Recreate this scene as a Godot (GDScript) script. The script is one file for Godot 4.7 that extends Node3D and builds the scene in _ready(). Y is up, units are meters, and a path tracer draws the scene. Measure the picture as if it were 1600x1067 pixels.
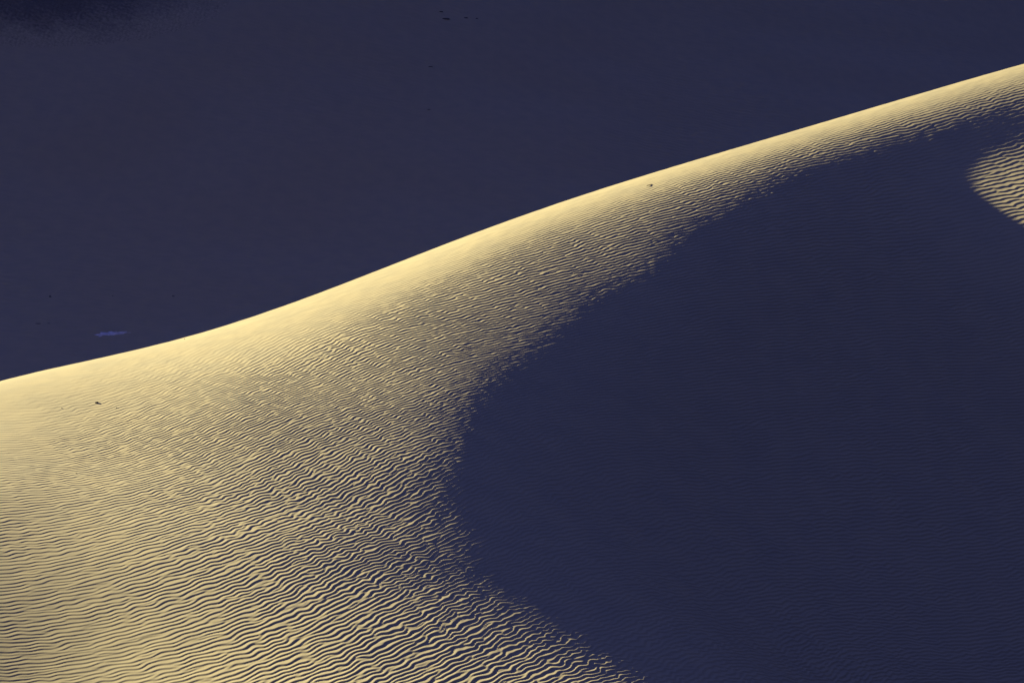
extends Node3D
# A sunlit dune flank of wind-rippled sand rising to a sharp crest, with a shaded dune slope behind it.
# Distances: x to the right, g = -z away from the camera, metres.

const SUN_TURN := 58.0          # degrees to the left of straight ahead
const SUN_RISE := 0.26          # tangent of the sun's height
const RIPPLE := 0.082           # mean length of a sand ripple

# control heights of the dune's flank, a cubic B-spline over x -19..25, g 22..72
const DUNE_HEIGHTS := [
	[-23.07, -21.36, -19.60, -17.76, -15.85, -13.88, -11.89, -9.98, -8.35, -7.54, -7.63, -8.38, -9.39, -10.38, -11.21, -11.86, -12.35, -12.71, -12.98, -13.19, -13.34, -13.47, -13.57, -13.65, -13.72, -13.79, -13.84, -13.89],
	[-22.81, -21.17, -19.50, -17.77, -15.97, -14.10, -12.21, -10.26, -8.25, -7.39, -7.63, -8.60, -9.68, -10.58, -11.25, -11.72, -12.04, -12.28, -12.45, -12.58, -12.69, -12.78, -12.85, -12.92, -12.98, -13.03, -13.08, -13.13],
	[-22.45, -20.90, -19.33, -17.71, -16.03, -14.30, -12.61, -10.92, -8.02, -7.33, -7.71, -9.00, -10.10, -10.83, -11.25, -11.50, -11.66, -11.77, -11.85, -11.93, -12.00, -12.06, -12.12, -12.17, -12.22, -12.27, -12.31, -12.36],
	[-21.90, -20.45, -18.99, -17.49, -15.92, -14.27, -12.75, -12.20, -7.94, -8.63, -8.17, -9.55, -10.48, -10.90, -11.04, -11.08, -11.09, -11.12, -11.16, -11.21, -11.26, -11.31, -11.37, -11.41, -11.46, -11.50, -11.54, -11.58],
	[-21.09, -19.74, -18.39, -16.99, -15.54, -14.00, -11.99, -9.45, -8.22, -8.59, -8.13, -8.59, -9.99, -10.32, -10.34, -10.29, -10.28, -10.30, -10.34, -10.40, -10.47, -10.53, -10.59, -10.63, -10.68, -10.72, -10.75, -10.79],
	[-19.99, -18.72, -17.43, -16.04, -14.38, -12.41, -10.22, -8.44, -8.32, -8.27, -7.96, -7.87, -8.17, -8.95, -9.13, -9.19, -9.25, -9.34, -9.45, -9.55, -9.65, -9.73, -9.79, -9.85, -9.89, -9.93, -9.96, -9.99],
	[-18.61, -17.41, -16.22, -14.99, -13.57, -11.36, -9.21, -8.44, -8.52, -8.18, -7.78, -7.84, -7.76, -7.92, -7.99, -8.05, -8.19, -8.37, -8.55, -8.70, -8.83, -8.92, -9.00, -9.06, -9.10, -9.13, -9.16, -9.18],
	[-17.02, -15.85, -14.64, -13.35, -11.79, -9.90, -8.70, -8.57, -8.41, -7.89, -7.79, -7.65, -7.51, -7.38, -7.31, -7.17, -7.30, -7.52, -7.74, -7.91, -8.05, -8.15, -8.22, -8.27, -8.31, -8.34, -8.36, -8.38],
	[-15.46, -14.29, -13.09, -11.80, -10.36, -9.24, -8.77, -8.84, -8.37, -8.02, -7.86, -7.57, -7.33, -7.02, -6.76, -6.70, -6.68, -6.87, -7.05, -7.19, -7.31, -7.39, -7.46, -7.50, -7.53, -7.55, -7.56, -7.57],
	[-14.18, -13.08, -11.94, -10.82, -9.89, -9.30, -9.37, -9.06, -8.44, -8.29, -7.97, -7.76, -7.45, -6.81, -6.26, -6.04, -6.04, -6.27, -6.41, -6.51, -6.59, -6.67, -6.72, -6.75, -6.77, -6.77, -6.77, -6.77],
	[-13.40, -12.43, -11.44, -10.49, -9.79, -10.02, -10.10, -9.62, -9.73, -9.35, -8.84, -8.25, -7.46, -6.89, -6.39, -5.66, -5.41, -5.49, -5.68, -5.79, -5.88, -5.95, -5.99, -6.02, -6.02, -6.01, -5.99, -5.97],
	[-13.20, -12.46, -11.74, -11.12, -10.78, -11.09, -10.94, -11.35, -11.08, -10.63, -10.21, -9.33, -8.21, -7.11, -6.31, -5.74, -5.08, -4.88, -4.93, -5.07, -5.18, -5.26, -5.30, -5.30, -5.28, -5.25, -5.22, -5.18],
	[-13.50, -13.00, -12.58, -12.34, -12.40, -12.75, -12.80, -12.65, -12.20, -11.94, -11.16, -10.03, -9.00, -8.14, -7.00, -5.79, -5.16, -4.55, -4.36, -4.47, -4.56, -4.62, -4.63, -4.61, -4.57, -4.51, -4.46, -4.40],
	[-14.09, -13.78, -13.55, -13.48, -13.60, -13.83, -13.92, -13.85, -13.64, -12.94, -11.91, -10.84, -9.92, -8.82, -7.62, -6.60, -5.55, -4.55, -3.95, -3.87, -4.01, -4.03, -4.00, -3.94, -3.86, -3.79, -3.71, -3.63],
	[-14.79, -14.58, -14.44, -14.41, -14.47, -14.58, -14.62, -14.56, -14.40, -13.89, -12.49, -11.70, -10.69, -9.66, -8.27, -6.72, -5.58, -4.90, -3.79, -3.37, -3.34, -3.43, -3.36, -3.27, -3.17, -3.08, -2.99, -2.89],
	[-15.49, -15.32, -15.18, -15.11, -15.08, -15.05, -14.95, -14.74, -14.42, -14.02, -13.60, -12.61, -11.52, -10.01, -7.56, -6.16, -5.39, -4.83, -4.12, -3.13, -2.82, -2.83, -2.71, -2.61, -2.51, -2.40, -2.30, -2.19],
	[-16.12, -15.94, -15.78, -15.64, -15.50, -15.34, -15.09, -14.74, -14.27, -13.75, -13.42, -12.89, -11.87, -10.00, -7.50, -6.09, -5.57, -4.86, -4.13, -3.17, -2.50, -2.29, -2.12, -2.01, -1.90, -1.78, -1.66, -1.53],
	[-16.66, -16.45, -16.24, -16.04, -15.81, -15.54, -15.20, -14.77, -14.26, -13.71, -13.20, -12.48, -11.32, -9.55, -7.48, -5.87, -4.93, -4.41, -3.71, -3.07, -2.42, -1.92, -1.76, -1.57, -1.40, -1.24, -1.09, -0.94],
	[-17.12, -16.87, -16.62, -16.35, -16.05, -15.70, -15.28, -14.79, -14.23, -13.60, -12.89, -11.99, -10.75, -9.15, -7.42, -5.92, -4.84, -4.10, -3.42, -2.83, -2.28, -1.68, -1.34, -1.14, -0.95, -0.76, -0.58, -0.40],
	[-17.51, -17.22, -16.92, -16.59, -16.24, -15.82, -15.35, -14.79, -14.16, -13.43, -12.59, -11.57, -10.31, -8.85, -7.33, -5.94, -4.82, -3.95, -3.23, -2.61, -2.06, -1.55, -1.15, -0.84, -0.58, -0.35, -0.13, 0.08],
	[-17.83, -17.51, -17.17, -16.80, -16.39, -15.92, -15.39, -14.77, -14.07, -13.26, -12.33, -11.24, -9.99, -8.61, -7.21, -5.90, -4.78, -3.85, -3.07, -2.41, -1.84, -1.34, -0.91, -0.55, -0.24, 0.03, 0.27, 0.51],
	[-18.13, -17.78, -17.40, -16.99, -16.53, -16.01, -15.42, -14.74, -13.97, -13.09, -12.10, -10.97, -9.73, -8.40, -7.07, -5.82, -4.70, -3.74, -2.92, -2.23, -1.63, -1.10, -0.65, -0.26, 0.09, 0.39, 0.66, 0.92],
]
const RIPPLE_COUNT := [
	[0.0, 172.7, 345.7, 509.9, 639.9, 732.7, 810.3, 880.4, 944.5, 1003.5, 1058.5, 1110.7, 1161.0, 1210.1],
	[70.0, 239.6, 413.0, 588.4, 709.5, 774.9, 835.6, 895.5, 951.2, 1003.4, 1053.4, 1102.0, 1149.9, 1197.4],
	[147.0, 310.2, 478.7, 681.7, 788.4, 811.6, 854.9, 906.7, 954.0, 999.6, 1045.1, 1090.7, 1136.6, 1182.7],
	[239.5, 402.0, 564.0, 780.2, 837.7, 867.0, 866.2, 909.9, 947.6, 988.1, 1030.8, 1074.7, 1119.5, 1164.7],
	[336.6, 516.2, 714.2, 784.7, 782.8, 831.5, 825.2, 883.0, 922.4, 965.4, 1009.2, 1053.3, 1098.0, 1143.1],
	[387.5, 544.3, 720.0, 711.8, 756.4, 766.6, 823.7, 841.1, 890.3, 937.0, 982.6, 1027.6, 1072.8, 1118.2],
	[407.4, 535.7, 658.2, 683.0, 699.8, 731.5, 786.2, 830.3, 850.5, 907.1, 953.0, 998.8, 1044.9, 1091.1],
	[398.5, 498.2, 582.0, 620.2, 652.0, 724.7, 752.8, 808.3, 840.5, 866.5, 918.2, 968.3, 1016.4, 1063.5],
	[372.1, 452.9, 521.7, 570.1, 614.3, 667.4, 727.5, 823.3, 826.6, 847.2, 895.5, 943.4, 990.7, 1037.4],
	[337.8, 408.9, 473.0, 527.8, 580.2, 637.4, 703.1, 774.5, 805.5, 837.1, 878.1, 922.2, 967.5, 1013.2],
	[300.8, 367.7, 431.0, 489.9, 547.7, 608.3, 672.4, 734.1, 778.2, 817.4, 858.4, 901.3, 945.5, 990.2],
	[262.9, 328.3, 391.9, 453.6, 514.8, 577.3, 640.3, 699.5, 749.3, 793.7, 836.6, 879.7, 923.5, 967.7],
]

var H := PackedFloat32Array()
var C := PackedFloat32Array()
var n_re := FastNoiseLite.new()
var n_im := FastNoiseLite.new()
var n_zig := FastNoiseLite.new()
var n_patch := FastNoiseLite.new()
var n_wide := FastNoiseLite.new()
var M := {}


func _ready() -> void:
	set_view_and_light()
	prepare()
	build_ground()
	build_flank()
	build_back_dune()
	build_outcrop()
	build_stones()


func set_view_and_light() -> void:
	var cam := Camera3D.new()
	cam.name = "camera"
	cam.fov = 18.0
	cam.near = 0.5
	cam.far = 6000.0
	cam.rotation_degrees = Vector3(-10.0, 0, 0)
	add_child(cam)
	cam.current = true

	var env := Environment.new()
	env.background_mode = Environment.BG_SKY
	var sky_mat := PanoramaSkyMaterial.new()
	sky_mat.panorama = ImageTexture.create_from_image(clear_sky())
	var sky := Sky.new()
	sky.sky_material = sky_mat
	env.sky = sky
	env.background_energy_multiplier = 0.059
	env.tonemap_mode = Environment.TONE_MAPPER_LINEAR
	env.tonemap_exposure = 3.6
	env.sdfgi_enabled = true
	env.ssao_enabled = true
	env.ssil_enabled = true
	var we := WorldEnvironment.new()
	we.name = "environment"
	we.environment = env
	add_child(we)

	var sun := DirectionalLight3D.new()
	sun.name = "sun"
	sun.light_energy = 1.5
	sun.light_color = Color(1.0, 0.90, 0.62).linear_to_srgb()
	sun.light_angular_distance = 0.5
	sun.shadow_enabled = true
	sun.directional_shadow_max_distance = 400.0
	add_child(sun)
	var a := deg_to_rad(SUN_TURN)
	sun.look_at_from_position(Vector3(-sin(a), SUN_RISE, -cos(a)) * 100.0, Vector3.ZERO, Vector3.UP)


# a clear evening sky: deep blue, brightening evenly towards the side of the low sun
func clear_sky() -> Image:
	const W := 256
	const T := 128
	var a := deg_to_rad(SUN_TURN)
	var sun := Vector3(-sin(a), SUN_RISE, -cos(a)).normalized()
	var im := Image.create(W, T, false, Image.FORMAT_RGBF)
	for y in T:
		for x in W:
			var up := PI * (0.5 - (y + 0.5) / T)
			var turn := TAU * (x + 0.5) / W
			var d := Vector3(sin(turn) * cos(up), sin(up), -cos(turn) * cos(up))
			var h := maxf(d.y, 0.02)
			var near := acos(clampf(d.dot(sun), -1.0, 1.0))
			var light := (0.15 + 0.85 * h) * (1.0 + 8.0 * exp(-1.5 * near))
			var c := Color(0.122, 0.168, 0.79).lerp(Color(0.18, 0.225, 0.79), exp(-2.2 * near))
			im.set_pixel(x, y, Color(c.r * light, c.g * light, c.b * light))
	return im


func prepare() -> void:
	for r in DUNE_HEIGHTS:
		H.append_array(PackedFloat32Array(r))
	for r in RIPPLE_COUNT:
		C.append_array(PackedFloat32Array(r))
	var seeds := 11
	for n in [n_re, n_im, n_zig, n_patch, n_wide]:
		n.noise_type = FastNoiseLite.TYPE_SIMPLEX_SMOOTH
		n.fractal_type = FastNoiseLite.FRACTAL_NONE
		n.frequency = 1.0
		n.seed = seeds
		seeds += 7
	n_patch.fractal_type = FastNoiseLite.FRACTAL_FBM
	n_patch.fractal_octaves = 2
	M.sand = sand_material("sand", Color(0.50, 0.43, 0.235), 21)
	M.stone = plain_material("stone", Color(0.05, 0.045, 0.042), 6)
	M.pale_stone = plain_material("grey_stone", Color(0.19, 0.165, 0.12), 9)
	M.gravel = plain_material("dark_gravel", Color(0.045, 0.043, 0.045), 8)
	M.crust = plain_material("pale_crust", Color(0.88, 0.82, 0.72), 7)


func sand_material(called: String, tint: Color, seed_: int) -> StandardMaterial3D:
	var m := StandardMaterial3D.new()
	m.resource_name = called
	m.albedo_color = Color.WHITE
	m.roughness = 0.95
	m.metallic_specular = 0.25
	# grain: fine speckle of light and dark sand over broad faint patches of sorting
	var fine := FastNoiseLite.new()
	fine.seed = seed_
	fine.frequency = 0.22
	fine.fractal_octaves = 3
	var broad := FastNoiseLite.new()
	broad.seed = seed_ + 1
	broad.frequency = 0.006
	broad.fractal_octaves = 4
	var size := 512
	var a := fine.get_seamless_image(size, size)
	var b := broad.get_seamless_image(size, size)
	var im := Image.create(size, size, false, Image.FORMAT_RGB8)
	for y in size:
		for x in size:
			var f := a.get_pixel(x, y).r - 0.5
			var g := b.get_pixel(x, y).r - 0.5
			var k := 1.0 + 0.22 * f + 0.16 * g
			im.set_pixel(x, y, Color(tint.r * k, tint.g * k * (1.0 - 0.03 * g), tint.b * k * (1.0 - 0.10 * g)).linear_to_srgb())
	m.albedo_texture = ImageTexture.create_from_image(im)
	m.uv1_triplanar = true
	m.uv1_world_triplanar = true
	m.uv1_scale = Vector3.ONE * 0.31
	return m


func plain_material(called: String, tint: Color, seed_: int) -> StandardMaterial3D:
	var m := StandardMaterial3D.new()
	m.resource_name = called
	m.roughness = 0.9
	m.metallic_specular = 0.3
	var n := FastNoiseLite.new()
	n.seed = seed_
	n.frequency = 0.03
	n.fractal_octaves = 5
	var src := n.get_seamless_image(256, 256)
	var im := Image.create(256, 256, false, Image.FORMAT_RGB8)
	for y in 256:
		for x in 256:
			var k := 0.6 + 0.8 * src.get_pixel(x, y).r
			im.set_pixel(x, y, Color(tint.r * k, tint.g * k, tint.b * k).linear_to_srgb())
	m.albedo_texture = ImageTexture.create_from_image(im)
	m.uv1_triplanar = true
	m.uv1_world_triplanar = true
	m.uv1_scale = Vector3.ONE * 0.5
	return m


func tag(o: Node3D, label: String, category: String, kind := "", group := "") -> void:
	o.set_meta("label", label)
	o.set_meta("category", category)
	if kind:
		o.set_meta("kind", kind)
	if group:
		o.set_meta("group", group)


# ---------------------------------------------------------------- shapes of the land

func spline(T: PackedFloat32Array, nx: int, ng: int, x: float, g: float) -> float:
	var u := clampf((x + 19.0) / 44.0 * (nx - 3), 0.0, nx - 3.0001)
	var v := clampf((g - 22.0) / 50.0 * (ng - 3), 0.0, ng - 3.0001)
	var i := int(u)
	var j := int(v)
	u -= i
	v -= j
	var um := 1.0 - u
	var vm := 1.0 - v
	var a0 := um * um * um / 6.0
	var a1 := (3.0 * u * u * u - 6.0 * u * u + 4.0) / 6.0
	var a3 := u * u * u / 6.0
	var a2 := 1.0 - a0 - a1 - a3
	var b0 := vm * vm * vm / 6.0
	var b1 := (3.0 * v * v * v - 6.0 * v * v + 4.0) / 6.0
	var b3 := v * v * v / 6.0
	var b2 := 1.0 - b0 - b1 - b3
	var p := i * ng + j
	var q := p + ng
	var r := q + ng
	var s := r + ng
	return a0 * (b0 * T[p] + b1 * T[p + 1] + b2 * T[p + 2] + b3 * T[p + 3]) \
		+ a1 * (b0 * T[q] + b1 * T[q + 1] + b2 * T[q + 2] + b3 * T[q + 3]) \
		+ a2 * (b0 * T[r] + b1 * T[r + 1] + b2 * T[r + 2] + b3 * T[r + 3]) \
		+ a3 * (b0 * T[s] + b1 * T[s + 1] + b2 * T[s + 2] + b3 * T[s + 3])


func flank_base(x: float, g: float) -> float:
	return spline(H, 22, 28, x, g)


func crest_g(a: float) -> float:
	return 50.503 + 39.774 * a + 2.092 * a * a


# height of the wind ripples at a place; their count along the wind comes from a spline, and junctions where
# ripples fork or end come from the turning of a slowly varying complex envelope
func ripples(x: float, g: float, below: float) -> float:
	var c := spline(C, 12, 14, x, g)
	var s := 0.82 * x + 0.57 * g
	var t := c * RIPPLE
	var patch := n_patch.get_noise_2d(s * 0.45 + 7.0, t * 0.7)
	var wild := smoothstep(-0.35, 0.45, patch + 0.25 * n_wide.get_noise_2d(x * 0.16, g * 0.16))
	var far := smoothstep(38.0, 47.0, g)
	var lively := smoothstep(-6.0, -2.0, x) * smoothstep(39.0, 33.0, g)
	var re := 0.47 - 0.07 * lively + 0.22 * far + n_re.get_noise_2d(s * 2.1, t * 3.0)
	var im := n_im.get_noise_2d(s * 2.1 + 31.0, t * 3.0)
	var mag := sqrt(re * re + im * im)
	var zig := (0.20 + 0.14 * wild + 0.14 * lively - 0.10 * far) * n_zig.get_noise_2d(s * 4.0, t * 1.7)
	var ph := TAU * (c + zig) + atan2(im, re)
	var p := sin(ph) + 0.38 * sin(2.0 * ph) + 0.12 * sin(3.0 * ph)      # long gentle back, short steep lee
	var amp := 0.0047 * (1.0 + 0.18 * far) * clampf(mag * 2.6, 0.45, 1.0) * (0.95 + 0.14 * wild) * (0.62 - 0.12 * smoothstep(-4.0, -7.5, x) * smoothstep(36.0, 33.0, g) + 0.44 * smoothstep(-8.0, -1.0, x) + 0.40 * smoothstep(1.5, 6.0, x) - 0.65 * smoothstep(9.0, 11.5, x) * smoothstep(47.5, 50.5, g))
	return p * amp * below + 0.0028 * n_patch.get_noise_2d(s * 1.7 + 50.0, t * 3.6)


func grid_mesh(P: PackedVector3Array, cols: int, rows: int, m: Material) -> ArrayMesh:
	var N := PackedVector3Array()
	N.resize(P.size())
	for i in cols:
		var il := maxi(i - 1, 0) * rows
		var ir := mini(i + 1, cols - 1) * rows
		var ic := i * rows
		for j in rows:
			var jn := maxi(j - 1, 0)
			var jf := mini(j + 1, rows - 1)
			N[ic + j] = (P[ir + j] - P[il + j]).cross(P[ic + jf] - P[ic + jn]).normalized()
	var I := PackedInt32Array()
	I.resize((cols - 1) * (rows - 1) * 6)
	var k := 0
	for i in cols - 1:
		for j in rows - 1:
			var p := i * rows + j
			var q := p + rows
			I[k] = p
			I[k + 1] = p + 1
			I[k + 2] = q
			I[k + 3] = q
			I[k + 4] = p + 1
			I[k + 5] = q + 1
			k += 6
	var arr := []
	arr.resize(Mesh.ARRAY_MAX)
	arr[Mesh.ARRAY_VERTEX] = P
	arr[Mesh.ARRAY_NORMAL] = N
	arr[Mesh.ARRAY_INDEX] = I
	var mesh := ArrayMesh.new()
	mesh.add_surface_from_arrays(Mesh.PRIMITIVE_TRIANGLES, arr)
	mesh.surface_set_material(0, m)
	return mesh


func put(called: String, mesh: Mesh, parent: Node = self) -> MeshInstance3D:
	var o := MeshInstance3D.new()
	o.name = called
	o.mesh = mesh
	parent.add_child(o, true)
	return o


func build_ground() -> void:
	var P := PackedVector3Array()
	for i in 41:
		for j in 41:
			var u := (i - 20) / 20.0
			var v := (j - 20) / 20.0
			P.append(Vector3(3000.0 * u * absf(u), -15.6, -3000.0 * v * absf(v)))
	var o := put("ground", grid_mesh(P, 41, 41, M.gravel))
	tag(o, "flat dark gravel plain around the dunes", "ground", "structure")


# ---------------------------------------------------------------- the sunlit flank

func build_flank() -> void:
	const ROWS := 1370
	const NEAR := 10
	const LEE := 9
	const COARSE := 49
	# columns fan out from the valley floor, close together over the middle of the flank
	var A := PackedFloat32Array()
	for k in 14:
		A.append(lerpf(-0.62, -0.285, 1.0 - pow(1.0 - k / 14.0, 1.6)))
	for k in 870:
		A.append(-0.285 + 0.57 * k / 870.0)
	for k in 15:
		A.append(lerpf(0.285, 0.62, pow(k / 14.0, 1.6)))
	# rows: spread evenly over ground length and apparent height, from the foot to the crest
	var G := []
	for k in COARSE:
		var a := -0.62 + 1.24 * k / (COARSE - 1)
		var ac := clampf(a, -0.30, 0.30)
		var far := crest_g(a)
		var near := 26.0
		while near < far - 8.0 and flank_base(ac * near, near) / near < -0.385:
			near += 0.1
		var spot := PackedFloat32Array()
		var sum := PackedFloat32Array()
		var total := 0.0
		var last := flank_base(ac * near, near) / near
		for i in 401:
			var g := lerpf(near, far, i / 400.0)
			var e := flank_base(ac * g, g) / g
			total += absf(e - last) * 2150.0 * 0.35 + (far - near) / 400.0 * 45.0
			last = e
			spot.append(g)
			sum.append(total)
		var row := PackedFloat32Array()
		var at := 0
		for j in ROWS:
			var want := sum[0] + (total - sum[0]) * j / (ROWS - 1.0)
			while at < 399 and sum[at + 1] < want:
				at += 1
			row.append(lerpf(spot[at], spot[at + 1], clampf((want - sum[at]) / maxf(sum[at + 1] - sum[at], 1e-6), 0.0, 1.0)))
		G.append(row)
	var all_rows := NEAR + ROWS + LEE
	var P := PackedVector3Array()
	P.resize(A.size() * all_rows)
	var n := 0
	for a in A:
		var f := (a + 0.62) / 1.24 * (COARSE - 1)
		var k := clampi(int(f), 0, COARSE - 2)
		f -= k
		var g0: PackedFloat32Array = G[k]
		var g1: PackedFloat32Array = G[k + 1]
		var far := crest_g(a)
		var first := lerpf(g0[0], g1[0], f)
		var sink := smoothstep(0.34, 0.62, absf(a))
		var reach := lerpf(7.5, 4.2, smoothstep(-0.22, 0.05, a))
		for j in NEAR:
			var q := pow(1.0 - float(j) / NEAR, 1.5)
			var g := lerpf(first, 8.0, q)
			P[n] = Vector3(a * g, lerpf(lerpf(flank_base(a * g, g), -16.0, smoothstep(0.15, 1.0, q)), -16.0, sink), -g)
			n += 1
		var fine := absf(a) < 0.31
		var top := 0.0
		for j in ROWS:
			var g := lerpf(g0[j], g1[j], f)
			var x := a * g
			var y := flank_base(x, g)
			if fine:
				var d := far - g
				y += ripples(x, g, 0.05 + 0.95 * smoothstep(0.2, reach, d) if d < reach else 1.0)
			P[n] = Vector3(x, lerpf(y, -16.0, sink), -g)
			top = y
			n += 1
		for j in LEE:
			var d := [0.03, 0.08, 0.2, 0.5, 1.5, 4.0, 10.0, 20.0, 45.0][j] as float
			var g := far + d
			P[n] = Vector3(a * g, lerpf(maxf(top - 0.29 * d * d / (d + 0.06), -16.0), -16.0, sink), -g)
			n += 1
	var o := put("rippled_dune", grid_mesh(P, A.size(), all_rows, M.sand))
	tag(o, "sunlit dune flank of wind-rippled golden sand rising to a sharp diagonal crest", "dune", "structure")


# ---------------------------------------------------------------- the shaded slope behind

func back_base(x: float, g: float) -> float:
	var w := g * 0.866 - x * 0.5
	var y := -14.5
	var ridge := 136.0 + 0.40 * clampf(0.85 * g + 0.53 * x - 30.0, -20.0, 30.0)
	if w >= ridge:
		y = 0.5 + 0.6 * (ridge - 108.0) - 0.3 * (w - ridge)
	elif w >= 108.0:
		y = 0.5 + 0.6 * (w - 108.0)
	elif w >= 58.0:
		y = -14.5 + 0.006 * (w - 58.0) * (w - 58.0)
	return y


func back_height(x: float, g: float) -> float:
	return back_base(x, g) + 0.5 * n_wide.get_noise_2d(x * 0.03 + 3.0, g * 0.025) + 0.16 * n_wide.get_noise_2d(x * 0.10, g * 0.13)


func build_back_dune() -> void:
	const COLS := 330
	const ROWS := 700
	var P := PackedVector3Array()
	P.resize((COLS + 24) * (ROWS + 20))
	var A := PackedFloat32Array()
	for k in 12:
		A.append(lerpf(-1.6, -0.30, 1.0 - pow(1.0 - k / 12.0, 1.7)))
	for k in COLS:
		A.append(-0.30 + 0.60 * k / COLS)
	for k in 12:
		A.append(lerpf(0.30, 1.2, pow(k / 11.0, 1.7)))
	var n := 0
	for a in A:
		for j in ROWS + 20:
			var g := 66.0 + 66.0 * j / (ROWS - 1.0) if j < ROWS else 132.0 + 122.0 * (j - ROWS + 1) / 20.0
			var x := a * g
			var y := back_height(x, g)
			if j < ROWS and absf(a) < 0.31:
				var c := (g * 0.97 - x * 0.22) / 0.34 + 1.5 * n_patch.get_noise_2d(x * 0.12, g * 0.1) + 0.3 * n_zig.get_noise_2d(x * 0.9, g * 0.5)
				var re := 0.4 + n_re.get_noise_2d(x * 0.6, g * 1.1)
				var im := n_im.get_noise_2d(x * 0.6, g * 1.1)
				y += 0.014 * cos(TAU * c + atan2(im, re)) * (0.5 + 0.8 * n_wide.get_noise_2d(x * 0.05 + 9.0, g * 0.04))
			P[n] = Vector3(x, y, -g)
			n += 1
	var o := put("shaded_dune", grid_mesh(P, A.size(), ROWS + 20, M.sand))
	tag(o, "broad dune slope in blue shade filling the background", "dune", "structure")


func build_outcrop() -> void:
	# a low rise of dark gravel; its stones thin out into the sand along a ragged edge
	const COLS := 220
	const ROWS := 170
	var P := PackedVector3Array()
	var K := PackedColorArray()
	var rough := FastNoiseLite.new()
	rough.seed = 4
	rough.frequency = 0.35
	rough.fractal_octaves = 4
	var grit := FastNoiseLite.new()
	grit.seed = 9
	grit.frequency = 4.0
	grit.fractal_octaves = 3
	for i in COLS:
		for j in ROWS:
			var u := (i / (COLS - 1.0) - 0.5) * 2.8
			var v := (j / (ROWS - 1.0) - 0.5) * 2.8
			var x := -25.0 + 8.6 * u
			var g := 107.9 + 5.4 * v + 0.30 * (x + 25.0)
			var r := sqrt(u * u + v * v)
			var y := back_height(x, g) + 0.35 * (1.26 - r) + 0.10 * rough.get_noise_2d(x, g) * (1.4 - minf(r, 1.4))
			P.append(Vector3(x + 25.0, y - back_height(-25.0, 107.4), -(g - 107.4)))
			var cover := clampf((0.93 - r) * 2.1 + 0.5 + 0.55 * grit.get_noise_2d(x, g) + 0.35 * rough.get_noise_2d(x + 40.0, g), 0.0, 1.0)
			K.append(Color(0.555, 0.477, 0.26).lerp(Color(0.22, 0.20, 0.135), cover))
	var m := plain_material("dark_gravel_rise", Color(0.9, 0.9, 0.9), 12)
	m.vertex_color_use_as_albedo = true
	m.uv1_scale = Vector3.ONE * 0.9
	var mesh := grid_mesh(P, COLS, ROWS, m)
	var arr := mesh.surface_get_arrays(0)
	arr[Mesh.ARRAY_COLOR] = K
	mesh.clear_surfaces()
	mesh.add_surface_from_arrays(Mesh.PRIMITIVE_TRIANGLES, arr)
	mesh.surface_set_material(0, m)
	var o := put("gravel_rise", mesh)
	o.position = Vector3(-25.0, back_height(-25.0, 107.4), -107.4)
	tag(o, "low dark gravel rise showing through the sand at the upper left corner", "gravel rise")


# ---------------------------------------------------------------- small things on the sand

func stone_mesh(size: Vector3, seed_: int, m: Material) -> ArrayMesh:
	var n := FastNoiseLite.new()
	n.seed = seed_
	n.frequency = 0.9
	var ball := SphereMesh.new()
	ball.radius = 1.0
	ball.height = 2.0
	ball.radial_segments = 12
	ball.rings = 7
	var arr := ball.get_mesh_arrays()
	var V: PackedVector3Array = arr[Mesh.ARRAY_VERTEX]
	for i in V.size():
		var d := V[i]
		var k := 1.0 + 0.45 * n.get_noise_3dv(d * 1.3)
		d = d * k
		d.y = clampf(d.y, -0.7, 0.75)      # split faces, top and bottom
		V[i] = d * size * 0.5
	arr[Mesh.ARRAY_VERTEX] = V
	arr[Mesh.ARRAY_NORMAL] = null
	arr[Mesh.ARRAY_TANGENT] = null
	arr[Mesh.ARRAY_TEX_UV] = null
	var am := ArrayMesh.new()
	am.add_surface_from_arrays(Mesh.PRIMITIVE_TRIANGLES, arr)
	var st := SurfaceTool.new()
	st.create_from(am, 0)
	st.generate_normals()
	st.set_material(m)
	return st.commit()


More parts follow.
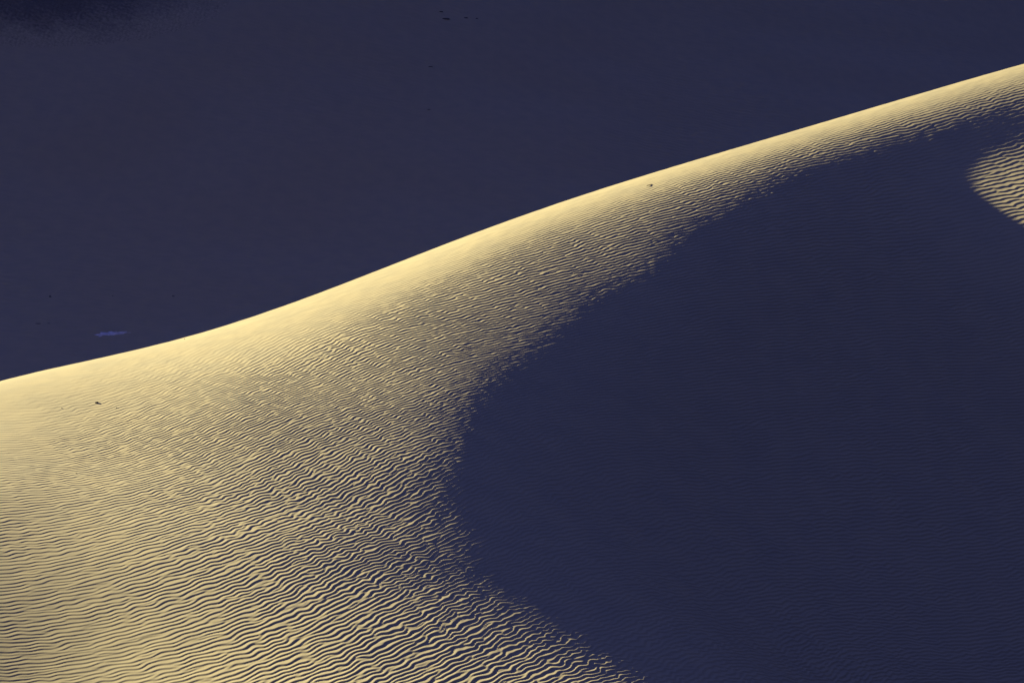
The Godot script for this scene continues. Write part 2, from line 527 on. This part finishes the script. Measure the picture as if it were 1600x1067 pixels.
func build_stones() -> void:
	# x, g, length, height, depth, turn, label
	var on_flank := [
		[-7.66, 38.91, 0.066, 0.04, 0.05, 10.0, "dark stone lying on the bright sand near the left edge, largest there"],
		[-7.24, 38.59, 0.022, 0.018, 0.02, 40.0, "tiny dark pebble just right of the dark stone on sunlit sand"],
		[-8.27, 38.73, 0.022, 0.016, 0.018, 80.0, "tiny pebble on bright sand left of the dark stone"],
		[-7.32, 35.23, 0.024, 0.018, 0.02, 20.0, "tiny pebble on sunlit ripples below the dark stone"],
		[-6.82, 44.17, 0.024, 0.016, 0.02, 50.0, "tiny pebble close under the lit crest at left"],
	]
	for s in on_flank:
		var y := flank_base(s[0], s[1])
		var o := put("stone", stone_mesh(Vector3(s[2], s[3], s[4]), int(s[5]), M.stone))
		o.position = Vector3(s[0], y + s[3] * 0.18, -s[1])
		o.rotation_degrees.y = s[5]
		tag(o, s[6], "stone", "", "stones lying on the sunlit flank")
	var on_back := [
		[-17.35, 79.92, 0.14, 0.10, 0.12, 10.0, "small dark stone in the blue shade near the left edge"],
		[-12.99, 81.63, 0.17, 0.08, 0.12, 30.0, "small dark stone in the shade above the lit crest, right of the pale patch"],
		[-15.16, 80.79, 0.06, 0.05, 0.05, 60.0, "tiny stone between the two dark stones in the shade"],
		[-17.22, 77.12, 0.30, 0.07, 0.12, 9.0, "long flat dark stone in the shade left of the pale patch"],
		[-16.86, 77.26, 0.15, 0.05, 0.10, 8.0, "short flat stone touching the end of the long flat stone"],
		[-3.78, 116.08, 0.34, 0.10, 0.2, 0.0, "upper flat stone high on the shaded slope at top centre"],
		[-3.49, 115.41, 0.60, 0.13, 0.3, 12.0, "longest flat stone high on the shaded slope at top centre"],
		[-2.46, 116.18, 0.36, 0.09, 0.2, 6.0, "flat stone right of the longest stone high on the slope"],
		[-1.88, 116.50, 0.22, 0.07, 0.2, 3.0, "rightmost small flat stone high on the shaded slope"],
		[-4.14, 109.58, 0.45, 0.045, 0.2, 0.0, "faint flat stone below the cluster high on the shaded slope"],
		[-4.02, 104.58, 0.28, 0.045, 0.2, 5.0, "lowest faint flat stone beneath the cluster on the shaded slope"],
	]
	for s in on_back:
		var y := back_height(s[0], s[1])
		var o := put("stone", stone_mesh(Vector3(s[2], s[3], s[4]) * 0.66, int(s[1] * 10.0), M.pale_stone))
		o.position = Vector3(s[0], y + s[3] * 0.12, -s[1])
		o.rotation_degrees.y = s[5]
		tag(o, s[6], "stone", "", "stones on the shaded slope")
	build_twig()
	build_crust()


func build_twig() -> void:
	var x := 3.31
	var g := 51.78
	var st := SurfaceTool.new()
	st.begin(Mesh.PRIMITIVE_TRIANGLES)
	var path := [Vector3(-0.07, 0.0, 0.06), Vector3(-0.03, 0.014, 0.03), Vector3(0.0, 0.014, 0.0), Vector3(0.05, 0.022, -0.06), Vector3(0.08, 0.022, -0.12)]
	var thick := [0.005, 0.008, 0.008, 0.006, 0.003]
	for i in path.size() - 1:
		var p: Vector3 = path[i]
		var q: Vector3 = path[i + 1]
		var side := (q - p).cross(Vector3.UP).normalized()
		var up := side.cross(q - p).normalized()
		for k in 6:
			var t0 := TAU * k / 6.0
			var t1 := TAU * (k + 1) / 6.0
			var d0 := side * cos(t0) + up * sin(t0)
			var d1 := side * cos(t1) + up * sin(t1)
			var r0: float = thick[i]
			var r1: float = thick[i + 1]
			for v in [p + d0 * r0, q + d0 * r1, p + d1 * r0, p + d1 * r0, q + d0 * r1, q + d1 * r1]:
				st.add_vertex(v)
	st.generate_normals()
	st.set_material(M.stone)
	var o := put("twig", st.commit())
	o.position = Vector3(x, flank_base(x, g), -g)
	tag(o, "short dark twig lying on the lit sand just under the crest", "twig")


func build_crust() -> void:
	# a thin pale crust of salt or clay with a ragged outline, a centimetre proud of the sand
	var cx := -14.57
	var cg := 77.06
	var n := FastNoiseLite.new()
	n.seed = 3
	n.frequency = 0.8
	var st := SurfaceTool.new()
	st.begin(Mesh.PRIMITIVE_TRIANGLES)
	var y0 := back_height(cx, cg)
	var rim := []
	for k in 48:
		var t := TAU * k / 48.0
		var r := 0.85 + 0.9 * n.get_noise_2d(cos(t) * 2.6, sin(t) * 2.6)
		var x := 0.50 * cos(t) * r
		var g := 0.22 * sin(t) * r + 0.55 * x
		rim.append(Vector2(x, g))
	for k in 48:
		var a: Vector2 = rim[k]
		var b: Vector2 = rim[(k + 1) % 48]
		var pa := Vector3(a.x, back_height(cx + a.x, cg + a.y) - y0 + 0.008, -a.y)
		var pb := Vector3(b.x, back_height(cx + b.x, cg + b.y) - y0 + 0.008, -b.y)
		var da := pa + Vector3(a.x * 0.12, -0.02, -a.y * 0.12)
		var db := pb + Vector3(b.x * 0.12, -0.02, -b.y * 0.12)
		for v in [Vector3(0, 0.012, 0), pb, pa, pa, pb, da, da, pb, db]:
			st.add_vertex(v)
	st.generate_normals()
	st.set_material(M.crust)
	var o := put("crust_patch", st.commit())
	o.position = Vector3(cx, y0, -cg)
	tag(o, "small pale ragged crust patch on the shaded sand above the lit crest", "crust")
